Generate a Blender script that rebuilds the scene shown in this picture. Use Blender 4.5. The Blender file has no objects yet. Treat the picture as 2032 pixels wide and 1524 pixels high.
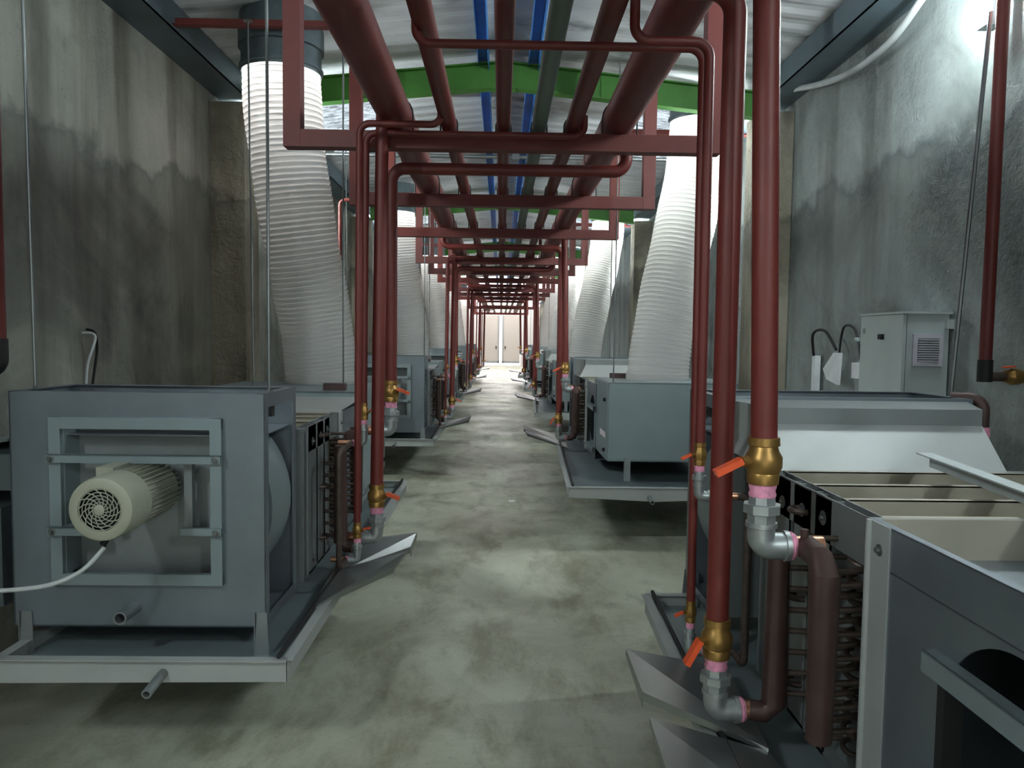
import bpy, math, random
from mathutils import Vector, Matrix
random.seed(7)
S = bpy.context.scene
COL = S.collection
PI = math.pi
P = 5.87                      # length of one bay of the hall
NB = 5                        # bays with equipment
HALL = 44.0

# ------------------------------------------------------------------ camera
F = 1500.0
cam_d = bpy.data.cameras.new('camera'); cam = bpy.data.objects.new('camera', cam_d); COL.objects.link(cam)
cam_d.sensor_width = 36.0; cam_d.lens = 36.0 * F / 2032.0; cam_d.clip_start = 0.05; cam_d.clip_end = 200
vy = Vector(((994 - 1016) / F, -(671 - 762) / F, -1)).normalized()
up = Vector((0.012, 1, 0)); vz = (up - up.dot(vy) * vy).normalized()
vx = vy.cross(vz)
cam.matrix_world = Matrix.Translation((0, 0, 1.6)) @ Matrix((vx, vy, vz)).to_4x4()
S.camera = cam

# ------------------------------------------------------------------ world, exposure
w = bpy.data.worlds.new('sky'); S.world = w; w.use_nodes = True
bg = w.node_tree.nodes['Background']; bg.inputs[0].default_value = (0.90, 1.0, 0.95, 1); bg.inputs[1].default_value = 0.5
S.view_settings.view_transform = 'Standard'; S.view_settings.look = 'None'
S.view_settings.exposure = 1.6; S.view_settings.gamma = 1.0; S.view_settings.use_curve_mapping = False
LAMP = 115.0       # emission of the wall luminaires
DUCTLIGHT = 2.9  # watts of daylight coming down each roof duct
SKYL = 0.36        # dirty corrugated skylight sheets
SKYR = 1.2        # clear roof lights at the far end

# ------------------------------------------------------------------ materials
def rgb(r, g, b):
    f = lambda c: (c / 255 / 12.92) if c / 255 <= 0.04045 else ((c / 255 + 0.055) / 1.055) ** 2.4
    return (f(r), f(g), f(b), 1)

def nt(name):
    m = bpy.data.materials.new(name); m.use_nodes = True
    return m, m.node_tree, m.node_tree.nodes['Principled BSDF']

def noise(t, scale, detail=4, rough=0.55, vec=None, stretch=None, distort=0):
    n = t.nodes.new('ShaderNodeTexNoise'); n.inputs['Scale'].default_value = scale
    n.inputs['Detail'].default_value = detail; n.inputs['Roughness'].default_value = rough; n.inputs['Distortion'].default_value = distort
    tc = t.nodes.new('ShaderNodeTexCoord'); src = tc.outputs['Object']
    if stretch:
        mp = t.nodes.new('ShaderNodeMapping'); mp.inputs['Scale'].default_value = stretch
        t.links.new(src, mp.inputs['Vector']); src = mp.outputs['Vector']
    t.links.new(src, n.inputs['Vector'])
    return n.outputs['Fac']

def ramp(t, fac, stops):
    r = t.nodes.new('ShaderNodeValToRGB'); e = r.color_ramp.elements
    while len(e) > 1: e.remove(e[-1])
    e[0].position, e[0].color = stops[0]
    for p, c in stops[1:]:
        k = e.new(p); k.color = c
    t.links.new(fac, r.inputs['Fac']); return r.outputs['Color']

def mixc(t, a, b, fac, mode='MIX'):
    m = t.nodes.new('ShaderNodeMix'); m.data_type = 'RGBA'; m.blend_type = mode
    for k, v in ((0, fac), (6, a), (7, b)):
        if hasattr(v, 'default_value') or hasattr(v, 'is_linked'): t.links.new(v, m.inputs[k])
        else: m.inputs[k].default_value = v
    return m.outputs[2]

def bump(t, bs, h, strength, dist):
    b = t.nodes.new('ShaderNodeBump'); b.inputs['Strength'].default_value = strength; b.inputs['Distance'].default_value = dist
    t.links.new(h, b.inputs['Height']); t.links.new(b.outputs['Normal'], bs.inputs['Normal'])

def plain(name, c, rough=0.5, metal=0.0, var=0.12, scale=6, bmp=0.0, stretch=None):
    m, t, b = nt(name)
    f = noise(t, scale, 5, 0.6, stretch=stretch)
    lo = tuple(x * (1 - var) for x in c[:3]) + (1,); hi = tuple(min(1, x * (1 + var)) for x in c[:3]) + (1,)
    t.links.new(ramp(t, f, [(0.3, lo), (0.7, hi)]), b.inputs['Base Color'])
    b.inputs['Roughness'].default_value = rough; b.inputs['Metallic'].default_value = metal
    if bmp: bump(t, b, noise(t, scale * 12, 3), bmp, 0.002)
    return m

def glow(name, c, s, pattern=None):
    m = bpy.data.materials.new(name); m.use_nodes = True; t = m.node_tree
    t.nodes.remove(t.nodes['Principled BSDF']); e = t.nodes.new('ShaderNodeEmission')
    e.inputs[0].default_value = c; e.inputs[1].default_value = s
    if pattern:
        f = noise(t, 9, 6, 0.75, stretch=(1, 3.5, 1))
        t.links.new(ramp(t, f, [(0.40, tuple(x * 0.22 for x in c[:3]) + (1,)), (0.56, c)]), e.inputs[0])
    t.links.new(e.outputs[0], t.nodes['Material Output'].inputs[0]); return m

M = {}
M['steel'] = plain('galvanised_steel', rgb(126, 134, 141), 0.38, 0.62, 0.16, 2.2, 0.05)
M['steel_light'] = plain('new_galvanised_sheet', rgb(164, 168, 166), 0.55, 0.25, 0.08, 3)
M['sheet'] = plain('bare_folded_sheet', rgb(150, 152, 152), 0.33, 0.85, 0.08, 3)
M['pale'] = plain('pale_angle_bar', rgb(196, 204, 204), 0.45, 0.2)
M['steel_fine'] = plain('grey_painted_sheet', rgb(128, 140, 143), 0.45, 0.35, 0.10, 2)
M['casing'] = plain('dull_casing_sheet', rgb(140, 145, 146), 0.45, 0.6, 0.12, 4)
M['rib'] = plain('beige_lit_sheet', rgb(176, 170, 154), 0.45, 0.4, 0.1, 4)
M['rod'] = plain('zinc_rod', rgb(120, 124, 124), 0.4, 0.8)
M['red'] = plain('red_oxide_primer', rgb(104, 38, 33), 0.5, 0.0, 0.12, 5)
M['red_dark'] = plain('red_oxide_steel_frame', rgb(108, 45, 40), 0.55, 0.0, 0.12, 4)
M['greypipe'] = plain('grey_green_pipe_paint', rgb(104, 118, 112), 0.5, 0.1)
M['green'] = plain('green_beam_paint', rgb(62, 118, 40), 0.6, 0.0, 0.22, 3)
M['blue'] = plain('blue_purlin_paint', rgb(60, 126, 200), 0.5)
M['brass'] = plain('brass', rgb(160, 124, 70), 0.38, 0.75, 0.2, 20)
M['malleable'] = plain('zinc_malleable_iron', rgb(165, 170, 170), 0.42, 0.7, 0.15, 30, 0.1)
M['tape'] = plain('pink_thread_sealant', rgb(222, 146, 174), 0.6, 0, 0.25, 60)
M['lever'] = plain('orange_lever', rgb(220, 84, 40), 0.4)
M['copper'] = plain('oxidised_copper', rgb(72, 52, 48), 0.5, 0.25, 0.2, 10)
M['copper_bright'] = plain('bright_copper', rgb(190, 140, 112), 0.32, 0.8, 0.15, 10)
M['coiltube'] = plain('dark_coil_tube', rgb(86, 74, 68), 0.5, 0.5, 0.3, 25)
M['black'] = plain('black_rubber', rgb(24, 24, 26), 0.6)
M['dark'] = plain('dark_interior_sheet', rgb(70, 76, 80), 0.6, 0.3)
M['fin'] = plain('coil_fins', rgb(74, 74, 72), 0.55, 0.4, 0.2, 10, stretch=(1, 60, 1))
M['motor'] = plain('cream_motor_paint', rgb(152, 152, 136), 0.5, 0.0, 0.08, 8)
M['cable'] = plain('grey_cable', rgb(170, 174, 174), 0.5)
M['enclosure'] = plain('light_grey_enclosure', rgb(184, 194, 192), 0.45, 0.0, 0.04)
M['vent'] = plain('pale_vent_plastic', rgb(206, 202, 212), 0.5)
M['white'] = plain('white_plastic', rgb(225, 228, 230), 0.5)
M['sticker'] = plain('pale_pink_sticker', rgb(212, 196, 204), 0.6)
M['collar'] = plain('weathered_collar_steel', rgb(100, 112, 116), 0.5, 0.6, 0.25, 6)
M['eave'] = plain('dark_eave_channel', rgb(92, 106, 114), 0.5, 0.4, 0.2, 2)
M['door'] = plain('pale_door_sheet', rgb(176, 168, 160), 0.6, 0, 0.03, 1)
M['lampbody'] = plain('lamp_body', rgb(150, 160, 165), 0.4)
M['lamp'] = glow('lamp_diffuser', (0.86, 0.97, 0.98, 1), LAMP)
M['skylight'] = glow('dirty_skylight_sheet', (0.80, 0.92, 1, 1), SKYL, True)
M['rooflight'] = glow('clear_rooflight', (1, 0.97, 0.98, 1), SKYR)
M['rooflight_far'] = glow('clear_far_rooflight', (1, 0.97, 0.98, 1), SKYR * 1.5)
M['gap'] = glow('daylight_gap', (1, 0.96, 0.92, 1), 0.5)

# ribbed translucent hose
m, t, b = nt('translucent_ribbed_hose')
b.inputs['Base Color'].default_value = rgb(212, 216, 220); b.inputs['Roughness'].default_value = 0.22; b.inputs['Specular IOR Level'].default_value = 0.7
tl = t.nodes.new('ShaderNodeBsdfTranslucent'); tl.inputs[0].default_value = (0.86, 0.84, 0.82, 1)
tr = t.nodes.new('ShaderNodeBsdfTransparent'); tr.inputs[0].default_value = (0.92, 0.88, 0.82, 1)
m1 = t.nodes.new('ShaderNodeMixShader'); m1.inputs[0].default_value = 0.5
m2 = t.nodes.new('ShaderNodeMixShader'); m2.inputs[0].default_value = 0.36
t.links.new(b.outputs[0], m1.inputs[1]); t.links.new(tl.outputs[0], m1.inputs[2])
t.links.new(m1.outputs[0], m2.inputs[1]); t.links.new(tr.outputs[0], m2.inputs[2])
t.links.new(m2.outputs[0], t.nodes['Material Output'].inputs[0]); M['hose'] = m

# concrete floor
m, t, b = nt('concrete_floor')
c = ramp(t, noise(t, 0.9, 6, 0.6, distort=0.6), [(0.30, rgb(134, 130, 112)), (0.47, rgb(168, 168, 150)), (0.60, rgb(190, 191, 173)), (0.75, rgb(164, 157, 134))])
c2 = ramp(t, noise(t, 3.2, 8, 0.7, stretch=(1, 0.45, 1), distort=0.25), [(0.36, rgb(150, 140, 118)), (0.52, rgb(255, 255, 255))])
c = mixc(t, c, c2, 0.55, 'MULTIPLY')
c3 = ramp(t, noise(t, 55, 3, 0.7), [(0.30, rgb(120, 118, 110)), (0.42, rgb(255, 255, 255))])
c = mixc(t, c, c3, 0.35, 'MULTIPLY')
t.links.new(c, b.inputs['Base Color'])
t.links.new(ramp(t, noise(t, 1.3, 5), [(0.35, (0.38, 0.38, 0.38, 1)), (0.65, (0.62, 0.62, 0.62, 1))]), b.inputs['Roughness'])
bump(t, b, noise(t, 30, 6, 0.7), 0.12, 0.004); M['floor'] = m

def plaster(name, tint, bumps, streak, zs):
    m, t, b = nt(name)
    c = ramp(t, noise(t, 1.1, 7, 0.62, stretch=(1, 1, 0.8), distort=0.5), [(0.30, tuple(x * 0.62 for x in tint[:3]) + (1,)), (0.5, tint), (0.72, tuple(min(1, x * 1.3) for x in tint[:3]) + (1,))])
    st = ramp(t, noise(t, 2.6, 5, 0.6, stretch=(1, 1, 0.10)), [(0.36, streak), (0.56, (1, 1, 1, 1))])      # darker vertical streaks
    c = mixc(t, c, st, 0.75, 'MULTIPLY')
    dk = ramp(t, noise(t, 0.55, 5, 0.6, stretch=(1, 1, 1.4), distort=0.8), [(0.40, (0.40, 0.41, 0.40, 1)), (0.50, (1, 1, 1, 1))])
    c = mixc(t, c, dk, 0.7, 'MULTIPLY')
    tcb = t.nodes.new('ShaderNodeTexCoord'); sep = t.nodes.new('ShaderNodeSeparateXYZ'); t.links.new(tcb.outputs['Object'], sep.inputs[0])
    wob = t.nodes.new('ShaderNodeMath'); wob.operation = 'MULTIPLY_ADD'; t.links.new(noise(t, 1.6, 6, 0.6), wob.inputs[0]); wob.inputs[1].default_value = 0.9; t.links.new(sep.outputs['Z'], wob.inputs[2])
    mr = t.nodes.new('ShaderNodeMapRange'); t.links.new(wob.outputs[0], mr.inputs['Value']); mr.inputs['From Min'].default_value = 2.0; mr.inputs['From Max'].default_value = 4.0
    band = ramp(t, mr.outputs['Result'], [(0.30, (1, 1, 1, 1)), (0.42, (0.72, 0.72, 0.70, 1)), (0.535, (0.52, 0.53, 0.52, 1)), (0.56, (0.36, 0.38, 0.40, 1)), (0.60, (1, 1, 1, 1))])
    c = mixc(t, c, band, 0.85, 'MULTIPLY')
    sp = ramp(t, noise(t, 34, 2, 0.6), [(0.26, (0.3, 0.3, 0.3, 1)), (0.33, (1, 1, 1, 1))])
    c = mixc(t, c, sp, 0.5, 'MULTIPLY')
    t.links.new(c, b.inputs['Base Color']); b.inputs['Roughness'].default_value = 0.62
    a = noise(t, 16, 6, 0.65, stretch=(1, 1, 1), distort=0.4); msk = ramp(t, noise(t, 0.8, 3, 0.5), [(0.42, (0.12, 0.12, 0.12, 1)), (0.58, (1, 1, 1, 1))])
    mm = mixc(t, (0.5, 0.5, 0.5, 1), a, msk)
    bump(t, b, mm, bumps, 0.06); return m
M['wall_left'] = plaster('left_wall_render', rgb(146, 146, 138), 0.35, (0.42, 0.40, 0.36, 1), 1)
M['wall_right'] = plaster('right_wall_render', rgb(150, 158, 156), 0.85, (0.50, 0.50, 0.48, 1), 1)
M['pilaster'] = plaster('pilaster_render', rgb(156, 150, 134), 0.9, (0.6, 0.57, 0.5, 1), 1)
M['wall_far'] = plain('far_wall_render', rgb(200, 196, 192), 0.7, 0, 0.05, 1)

m, t, b = nt('white_roof_sheet')
c = ramp(t, noise(t, 1.6, 6, 0.65, stretch=(1, 2.2, 1)), [(0.28, rgb(120, 126, 128)), (0.42, rgb(188, 190, 192)), (0.7, rgb(206, 208, 210))])
t.links.new(c, b.inputs['Base Color']); b.inputs['Roughness'].default_value = 0.4; M['roof'] = m

# ------------------------------------------------------------------ mesh kit
def V(*a): return Vector(a)

def fillet(pts, R, n=7):
    pts = [Vector(p) for p in pts]; out = [pts[0]]
    for i in range(1, len(pts) - 1):
        a, p, c = pts[i - 1], pts[i], pts[i + 1]
        d1 = (a - p).normalized(); d2 = (c - p).normalized()
        ang = d1.angle(d2)
        if ang > PI - 0.02: out.append(p); continue
        tl_ = min(R / math.tan(ang / 2), (a - p).length * 0.49, (c - p).length * 0.49)
        r = tl_ * math.tan(ang / 2)
        bis = (d1 + d2).normalized(); cen = p + bis * (r / math.sin(ang / 2))
        s = p + d1 * tl_; e = p + d2 * tl_
        u = (s - cen).normalized(); vv = (e - cen).normalized(); th = u.angle(vv)
        for k in range(n + 1):
            f = k / n
            q = (u * math.sin((1 - f) * th) + vv * math.sin(f * th)) / math.sin(th)
            out.append(cen + q * r)
    out.append(pts[-1]); return out

class MB:
    def __init__(s): s.v = []; s.f = []
    def add(s, vs, fs):
        o = len(s.v); s.v += [tuple(x) for x in vs]; s.f += [tuple(i + o for i in f) for f in fs]; return s
    def box(s, x0, x1, y0, y1, z0, z1):
        x0, x1 = sorted((x0, x1)); y0, y1 = sorted((y0, y1)); z0, z1 = sorted((z0, z1))
        v = [(x0, y0, z0), (x1, y0, z0), (x1, y1, z0), (x0, y1, z0), (x0, y0, z1), (x1, y0, z1), (x1, y1, z1), (x0, y1, z1)]
        return s.add(v, [(0, 3, 2, 1), (4, 5, 6, 7), (0, 1, 5, 4), (1, 2, 6, 5), (2, 3, 7, 6), (3, 0, 4, 7)])
    def beam(s, p, q, w_, h_, upv=(0, 0, 1)):
        p = Vector(p); q = Vector(q); d = (q - p).normalized(); u = Vector(upv)
        sd = d.cross(u).normalized(); u = sd.cross(d).normalized(); vs = []
        for c_ in (p, q):
            for a, b_ in ((-1, -1), (1, -1), (1, 1), (-1, 1)): vs.append(c_ + sd * a * w_ / 2 + u * b_ * h_ / 2)
        return s.add(vs, [(0, 1, 2, 3), (7, 6, 5, 4), (0, 4, 5, 1), (1, 5, 6, 2), (2, 6, 7, 3), (3, 7, 4, 0)])
    def tube(s, pts, r, seg=16, cap=True, radii=None):
        pts = [Vector(p) for p in pts]; n = len(pts); prev = None; vs = []; fs = []
        for i, p in enumerate(pts):
            tt = (pts[min(i + 1, n - 1)] - pts[max(i - 1, 0)]).normalized()
            if prev is None:
                a = Vector((0, 0, 1)) if abs(tt.z) < 0.9 else Vector((1, 0, 0))
                nn = (a - a.dot(tt) * tt).normalized()
            else:
                nn = (prev - prev.dot(tt) * tt).normalized()
            prev = nn; bn = tt.cross(nn); rr = radii[i] if radii else r
            for k in range(seg):
                a = 2 * PI * k / seg; vs.append(p + (nn * math.cos(a) + bn * math.sin(a)) * rr)
        for i in range(n - 1):
            for k in range(seg):
                k2 = (k + 1) % seg; fs.append((i * seg + k, i * seg + k2, (i + 1) * seg + k2, (i + 1) * seg + k))
        if cap:
            fs.append(tuple(range(seg - 1, -1, -1))); fs.append(tuple((n - 1) * seg + k for k in range(seg)))
        return s.add(vs, fs)
    def lathe(s, p, axis, prof, seg=20, closed=True):
        p = Vector(p); ax = Vector(axis).normalized()
        a = Vector((0, 0, 1)) if abs(ax.z) < 0.9 else Vector((1, 0, 0))
        nn = (a - a.dot(ax) * ax).normalized(); bn = ax.cross(nn); vs = []; fs = []
        for (tt, r) in prof:
            for k in range(seg):
                g = 2 * PI * k / seg; vs.append(p + ax * tt + (nn * math.cos(g) + bn * math.sin(g)) * max(r, 1e-4))
        n = len(prof)
        for i in range(n - 1):
            for k in range(seg):
                k2 = (k + 1) % seg; fs.append((i * seg + k, i * seg + k2, (i + 1) * seg + k2, (i + 1) * seg + k))
        if closed:
            fs.append(tuple(range(seg - 1, -1, -1))); fs.append(tuple((n - 1) * seg + k for k in range(seg)))
        return s.add(vs, fs)
    def plate(s, pts, th):
        """planar polygon given thickness th along its normal"""
        pts = [Vector(p) for p in pts]; n = len(pts)
        nn = Vector((0, 0, 0))
        for i in range(n): nn += pts[i].cross(pts[(i + 1) % n])
        nn.normalize(); vs = pts + [p - nn * th for p in pts]
        fs = [tuple(range(n)), tuple(range(2 * n - 1, n - 1, -1))]
        for i in range(n): j = (i + 1) % n; fs.append((i, i + n, j + n, j))
        return s.add(vs, fs)
    def holed(s, x0, x1, z0, z1, cx, cz, r, y0, y1, seg=40):
        """panel in the XZ plane with a round hole; thickness y0..y1"""
        outer = []; inner = []
        for k in range(seg):
            a = 2 * PI * k / seg; dx, dz = math.cos(a), math.sin(a); inner.append((cx + r * dx, cz + r * dz))
            ts = []
            if dx > 1e-9: ts.append((x1 - cx) / dx)
            if dx < -1e-9: ts.append((x0 - cx) / dx)
            if dz > 1e-9: ts.append((z1 - cz) / dz)
            if dz < -1e-9: ts.append((z0 - cz) / dz)
            q = min(ts); outer.append([cx + q * dx, cz + q * dz])
        for (X, Z) in ((x0, z0), (x1, z0), (x1, z1), (x0, z1)):
            i = min(range(seg), key=lambda k: (outer[k][0] - X) ** 2 + (outer[k][1] - Z) ** 2); outer[i] = [X, Z]
        vs = []; fs = []
        for y in (y0, y1):
            for o_ in outer: vs.append((o_[0], y, o_[1]))
            for i_ in inner: vs.append((i_[0], y, i_[1]))
        for k in range(seg):
            j = (k + 1) % seg
            fs.append((k, j, seg + j, seg + k)); fs.append((2 * seg + k, 3 * seg + k, 3 * seg + j, 2 * seg + j))
            fs.append((seg + k, seg + j, 3 * seg + j, 3 * seg + k)); fs.append((k, 2 * seg + k, 2 * seg + j, j))
        return s.add(vs, fs)
    def map(s, fn): s.v = [tuple(fn(*p)) for p in s.v]; return s
    def build(s, name, mat, parent=None, smooth=True, angle=35):
        me = bpy.data.meshes.new(name); me.from_pydata(s.v, [], s.f); me.update()
        me.materials.append(M[mat] if isinstance(mat, str) else mat)
        if smooth:
            me.polygons.foreach_set('use_smooth', [True] * len(me.polygons)); me.set_sharp_from_angle(angle=math.radians(angle))
        o = bpy.data.objects.new(name, me); COL.objects.link(o)
        if parent: o.parent = parent
        return o

def tag(o, label=None, cat=None, group=None, kind=None):
    if label: o['label'] = label
    if cat: o['category'] = cat
    if group: o['group'] = group
    if kind: o['kind'] = kind
    return o

def empty(name, loc=(0, 0, 0), rz=0.0):
    o = bpy.data.objects.new(name, None); COL.objects.link(o); o.location = loc; o.rotation_euler = (0, 0, rz); o.empty_display_size = 0.1
    return o

def struct(mb, name, mat, smooth=True):
    return tag(mb.build(name, mat, None, smooth), kind='structure')

def copy_tree(o, parent=None):
    c_ = o.copy(); COL.objects.link(c_); c_.parent = parent
    for ch in list(o.children): copy_tree(ch, c_)
    return c_

NTH = ['nearest the camera', 'second from the camera', 'third from the camera', 'fourth from the camera', 'farthest from the camera']
def series(proto, dy, labels, cat, group, n=None, first=0):
    """proto stands in bay `first`; copies follow down the hall"""
    base = proto.location.copy(); out = []
    for i, lab in enumerate(labels):
        o = proto if i == 0 else copy_tree(proto)
        o.location = (base.x, base.y + dy * i, base.z)
        tag(o, lab, cat, group); out.append(o)
    return out

# ================================================================== setting
ROOF0, SL = 3.98, 0.10
def rz(x): return ROOF0 - SL * abs(x)

struct(MB().box(-2.6, 2.6, -3.2, HALL + 0.2, -0.15, 0), 'floor', 'floor', False)
struct(MB().box(-2.6, -2.4, -3.2, HALL, 0, 3.9), 'wall_left', 'wall_left', False)
struct(MB().box(2.4, 2.6, -3.2, HALL, 0, 3.9), 'wall_right', 'wall_right', False)
struct(MB().box(-2.4, -1.5, -3.2, -3.0, 0, 3.9).box(1.5, 2.4, -3.2, -3.0, 0, 3.9).box(-1.5, 1.5, -3.2, -3.0, 3.3, 3.95), 'wall_back', 'wall_left', False)  # wide opening behind the camera, added to let frontal fill light in
pl_ = bpy.data.lights.new('fill_opening_portal', 'AREA'); pl_.shape = 'RECTANGLE'; pl_.size = 3.0; pl_.size_y = 3.3; pl_.cycles.is_portal = True
po = bpy.data.objects.new('fill_opening_portal', pl_); COL.objects.link(po); po.location = (0, -3.1, 1.65); po.rotation_euler = (PI / 2, 0, 0)
# far wall with the doorway
fw = MB(); fw.box(-2.4, -1.15, HALL, HALL + 0.15, 0, 3.45).box(1.15, 2.4, HALL, HALL + 0.15, 0, 3.45).box(-1.15, 1.15, HALL, HALL + 0.15, 3.0, 3.45)
struct(fw, 'wall_far', 'wall_far', False)
struct(MB().box(-2.4, 2.4, HALL + 0.02, HALL + 0.06, 3.45, 3.95), 'window_1', 'rooflight_far', False)
struct(MB().box(-1.25, 1.25, HALL + 0.2, HALL + 0.22, 0.0, 3.0), 'trim_1', 'gap', False)  # glowing sheet behind the doors, stands in for daylight in their gaps

def door_leaf(name, x0, x1):
    d = struct(MB().box(x0, x1, HALL + 0.02, HALL + 0.07, 0.16, 2.92), name, 'door', False)
    e = MB(); hx = x1 if x1 <= 0 else x0; sg = -1 if x1 <= 0 else 1
    e.box(hx, hx + sg * 0.07, HALL - 0.01, HALL + 0.02, 0.16, 2.92).box(x0, x1, HALL - 0.01, HALL + 0.02, 0.16, 0.26)
    e.build('door_frame', 'casing', d, False)
    MB().box(hx + sg * 0.14, hx + sg * 0.20, HALL - 0.06, HALL, 1.0, 1.14).build('door_handle', 'black', d, False)
door_leaf('door_1', -1.1, -0.10); door_leaf('door_2', 0.08, 1.1)

# corrugated roof, with gaps for the skylights
SKY = []                                         # (x0, x1, y0, y1, material)
for k in range(-1, 3):
    SKY.append((-2.0, -1.05, 6.75 + P * k, 9.3 + P * k, 'skylight')); SKY.append((1.05, 2.0, 7.3 + P * k, 9.3 + P * k, 'skylight'))
for sx in (-1, 1):
    a, b_ = sorted((sx * 1.0, sx * 2.1)); SKY.append((a, b_, 24.9, 28.5, 'rooflight'))
    SKY.append((a, b_, 18.8, 23.8, 'rooflight'))
SKY.append((-2.1, -0.02, 29.0, 43.9, 'rooflight_far')); SKY.append((0.02, 2.1, 29.0, 43.9, 'rooflight_far'))
ys = sorted({-3.2, HALL + 0.1} | {s_[2] for s_ in SKY} | {s_[3] for s_ in SKY})
def corr(mb, x0, x1, y0, y1, z_off=0.0, amp=0.006):
    n = max(2, int((y1 - y0) / 0.055)); vs = []; fs = []
    for i in range(n + 1):
        y = y0 + (y1 - y0) * i / n; h = z_off + amp * (1 if (i % 4) in (1, 2) else -1)
        for x in (x0, x1): vs.append((x, y, rz(x) + h))
        for x in (x0, x1): vs.append((x, y, rz(x) + h + 0.004))
    for i in range(n):
        a = i * 4; fs.append((a, a + 1, a + 5, a + 4)); fs.append((a + 2, a + 6, a + 7, a + 3))
    return mb.add(vs, fs)
roof = MB()
for ya, yb in zip(ys[:-1], ys[1:]):
    xs = sorted({-2.6, 0.0, 2.6} | {x for s_ in SKY if s_[2] <= ya and s_[3] >= yb for x in s_[:2]})
    for xa, xb in zip(xs[:-1], xs[1:]):
        if any(s_[0] <= xa and s_[1] >= xb and s_[2] <= ya and s_[3] >= yb for s_ in SKY): continue
        corr(roof, xa, xb, ya, yb)
struct(roof, 'ceiling', 'roof', False)
struct(MB().box(-2.6, 2.6, -3.2, 28.8, 4.05, 4.10), 'ceiling_deck', 'dark', False)
for i, s_ in enumerate(SKY):
    struct(corr(MB(), *s_[:4], z_off=0.006), 'window_%d' % (i + 2), s_[4], False)

# pilasters and eave channels
for sx in (-1, 1):
    for k in range(-1, 7):
        y = 6.33 + P * k
        struct(MB().box(sx * 2.12, sx * 2.42, y, y + 0.35, 0, 3.50), 'trim_%d' % (10 + 20 * (sx > 0) + k), 'pilaster', False)
    e = MB(); e.box(sx * 2.15, sx * 2.4, -3, HALL, 3.575, 3.585).box(sx * 2.15, sx * 2.158, -3, HALL, 3.575, 3.755).box(sx * 2.39, sx * 2.4, -3, HALL, 3.585, 3.75)
    struct(e, 'trim_%s' % ('left' if sx < 0 else 'right'), 'eave', False)

# ================================================================== roof steel
beams = []
def rafter_mesh():
    m_ = MB(); zb, h = 3.68, 0.215
    for sx in (-1, 1):
        for (w_, t0, t1) in ((0.10, 0.0, 0.012), (0.008, 0.012, h - 0.012), (0.10, h - 0.012, h)):
            x0, x1 = 0.0, sx * 2.12
            for q in (0,):
                v = []
                for x in (x0, x1):
                    zz = zb - SL * abs(x)
                    v += [(x, -w_ / 2, zz + t0), (x, w_ / 2, zz + t0), (x, w_ / 2, zz + t1), (x, -w_ / 2, zz + t1)]
                m_.add(v, [(0, 1, 2, 3), (7, 6, 5, 4), (0, 4, 5, 1), (1, 5, 6, 2), (2, 6, 7, 3), (3, 7, 4, 0)])
    return m_
r0 = rafter_mesh().build('roof_beam', 'green', None, False); r0.location = (0.0, 0.58, 0)
m_ = MB().box(-0.10, 0.10, -0.052, 0.052, 3.664, 3.680); m_.build('ridge_plate', 'green', r0, False)
bl = ['green steel roof rafter right above the camera', 'green steel roof rafter nearest the camera in view, above the first hose', 'second green steel roof rafter seen down the hall',
      'third green steel roof rafter seen down the hall', 'fourth green steel roof rafter, partly hidden by pipes', 'fifth green steel roof rafter in the bright far part', 'last green steel roof rafter before the far doors']
series(r0, P, bl[:5], 'roof beam', 'green roof rafters')
for x, sd in ((-0.17, 'left'), (0.245, 'right')):
    p_ = MB(); p_.box(x - 0.045, x + 0.045, -3, HALL - 0.1, 3.905, 3.911).box(x - 0.045, x - 0.039, -3, HALL - 0.1, 3.86 + 0.0, 3.905).box(x + 0.037, x + 0.045, -3, HALL - 0.1, 3.83, 3.95)
    tag(p_.build('ridge_purlin', 'blue', None, False), 'blue steel ridge purlin running down the hall, %s one of two' % sd, 'purlin', 'blue ridge purlins')

# red pipe support frames (three per bay)
def frame():
    r = empty('pipe_support_frame')
    MB().box(-1.015, 1.015, -0.04, 0.04, 2.545, 2.63).build('crossbar', 'red_dark', r, False)
    for sx in (-1, 1): MB().box(sx * 1.015, sx * 1.10, -0.0425, 0.0425, 2.545, rz(1.1) - 0.03).build('post', 'red_dark', r, False)
    for x, rr in ((-0.545, 0.088), (-0.275, 0.043), (0.0, 0.038), (0.18, 0.04), (0.35, 0.043), (0.59, 0.088)):
        pts = [(x - rr, 0, 2.632)] + [(x - rr * math.cos(a), 0, 2.632 + rr + rr * math.sin(a)) for a in [PI * i / 10 for i in range(11)]] + [(x + rr, 0, 2.632)]
        MB().tube(pts, 0.004, 6).build('pipe_clamp', 'black', r)
    return r
fr = frame(); base = [3.9, 5.55, 7.23]; i = 0
words_ = ['first', 'second', 'third', 'fourth', 'fifth', 'sixth', 'seventh', 'eighth', 'ninth', 'tenth', 'eleventh', 'twelfth', 'thirteenth', 'fourteenth', 'fifteenth']
for k in range(NB):
    for y in (base if k < 3 else base[2:]):
        o = fr if i == 0 else copy_tree(fr)
        o.location = (0, y + P * k, 0)
        tag(o, 'red steel U-shaped hanging pipe frame, %s one seen from the camera' % words_[i], 'pipe frame', 'red pipe support frames'); i += 1

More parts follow.
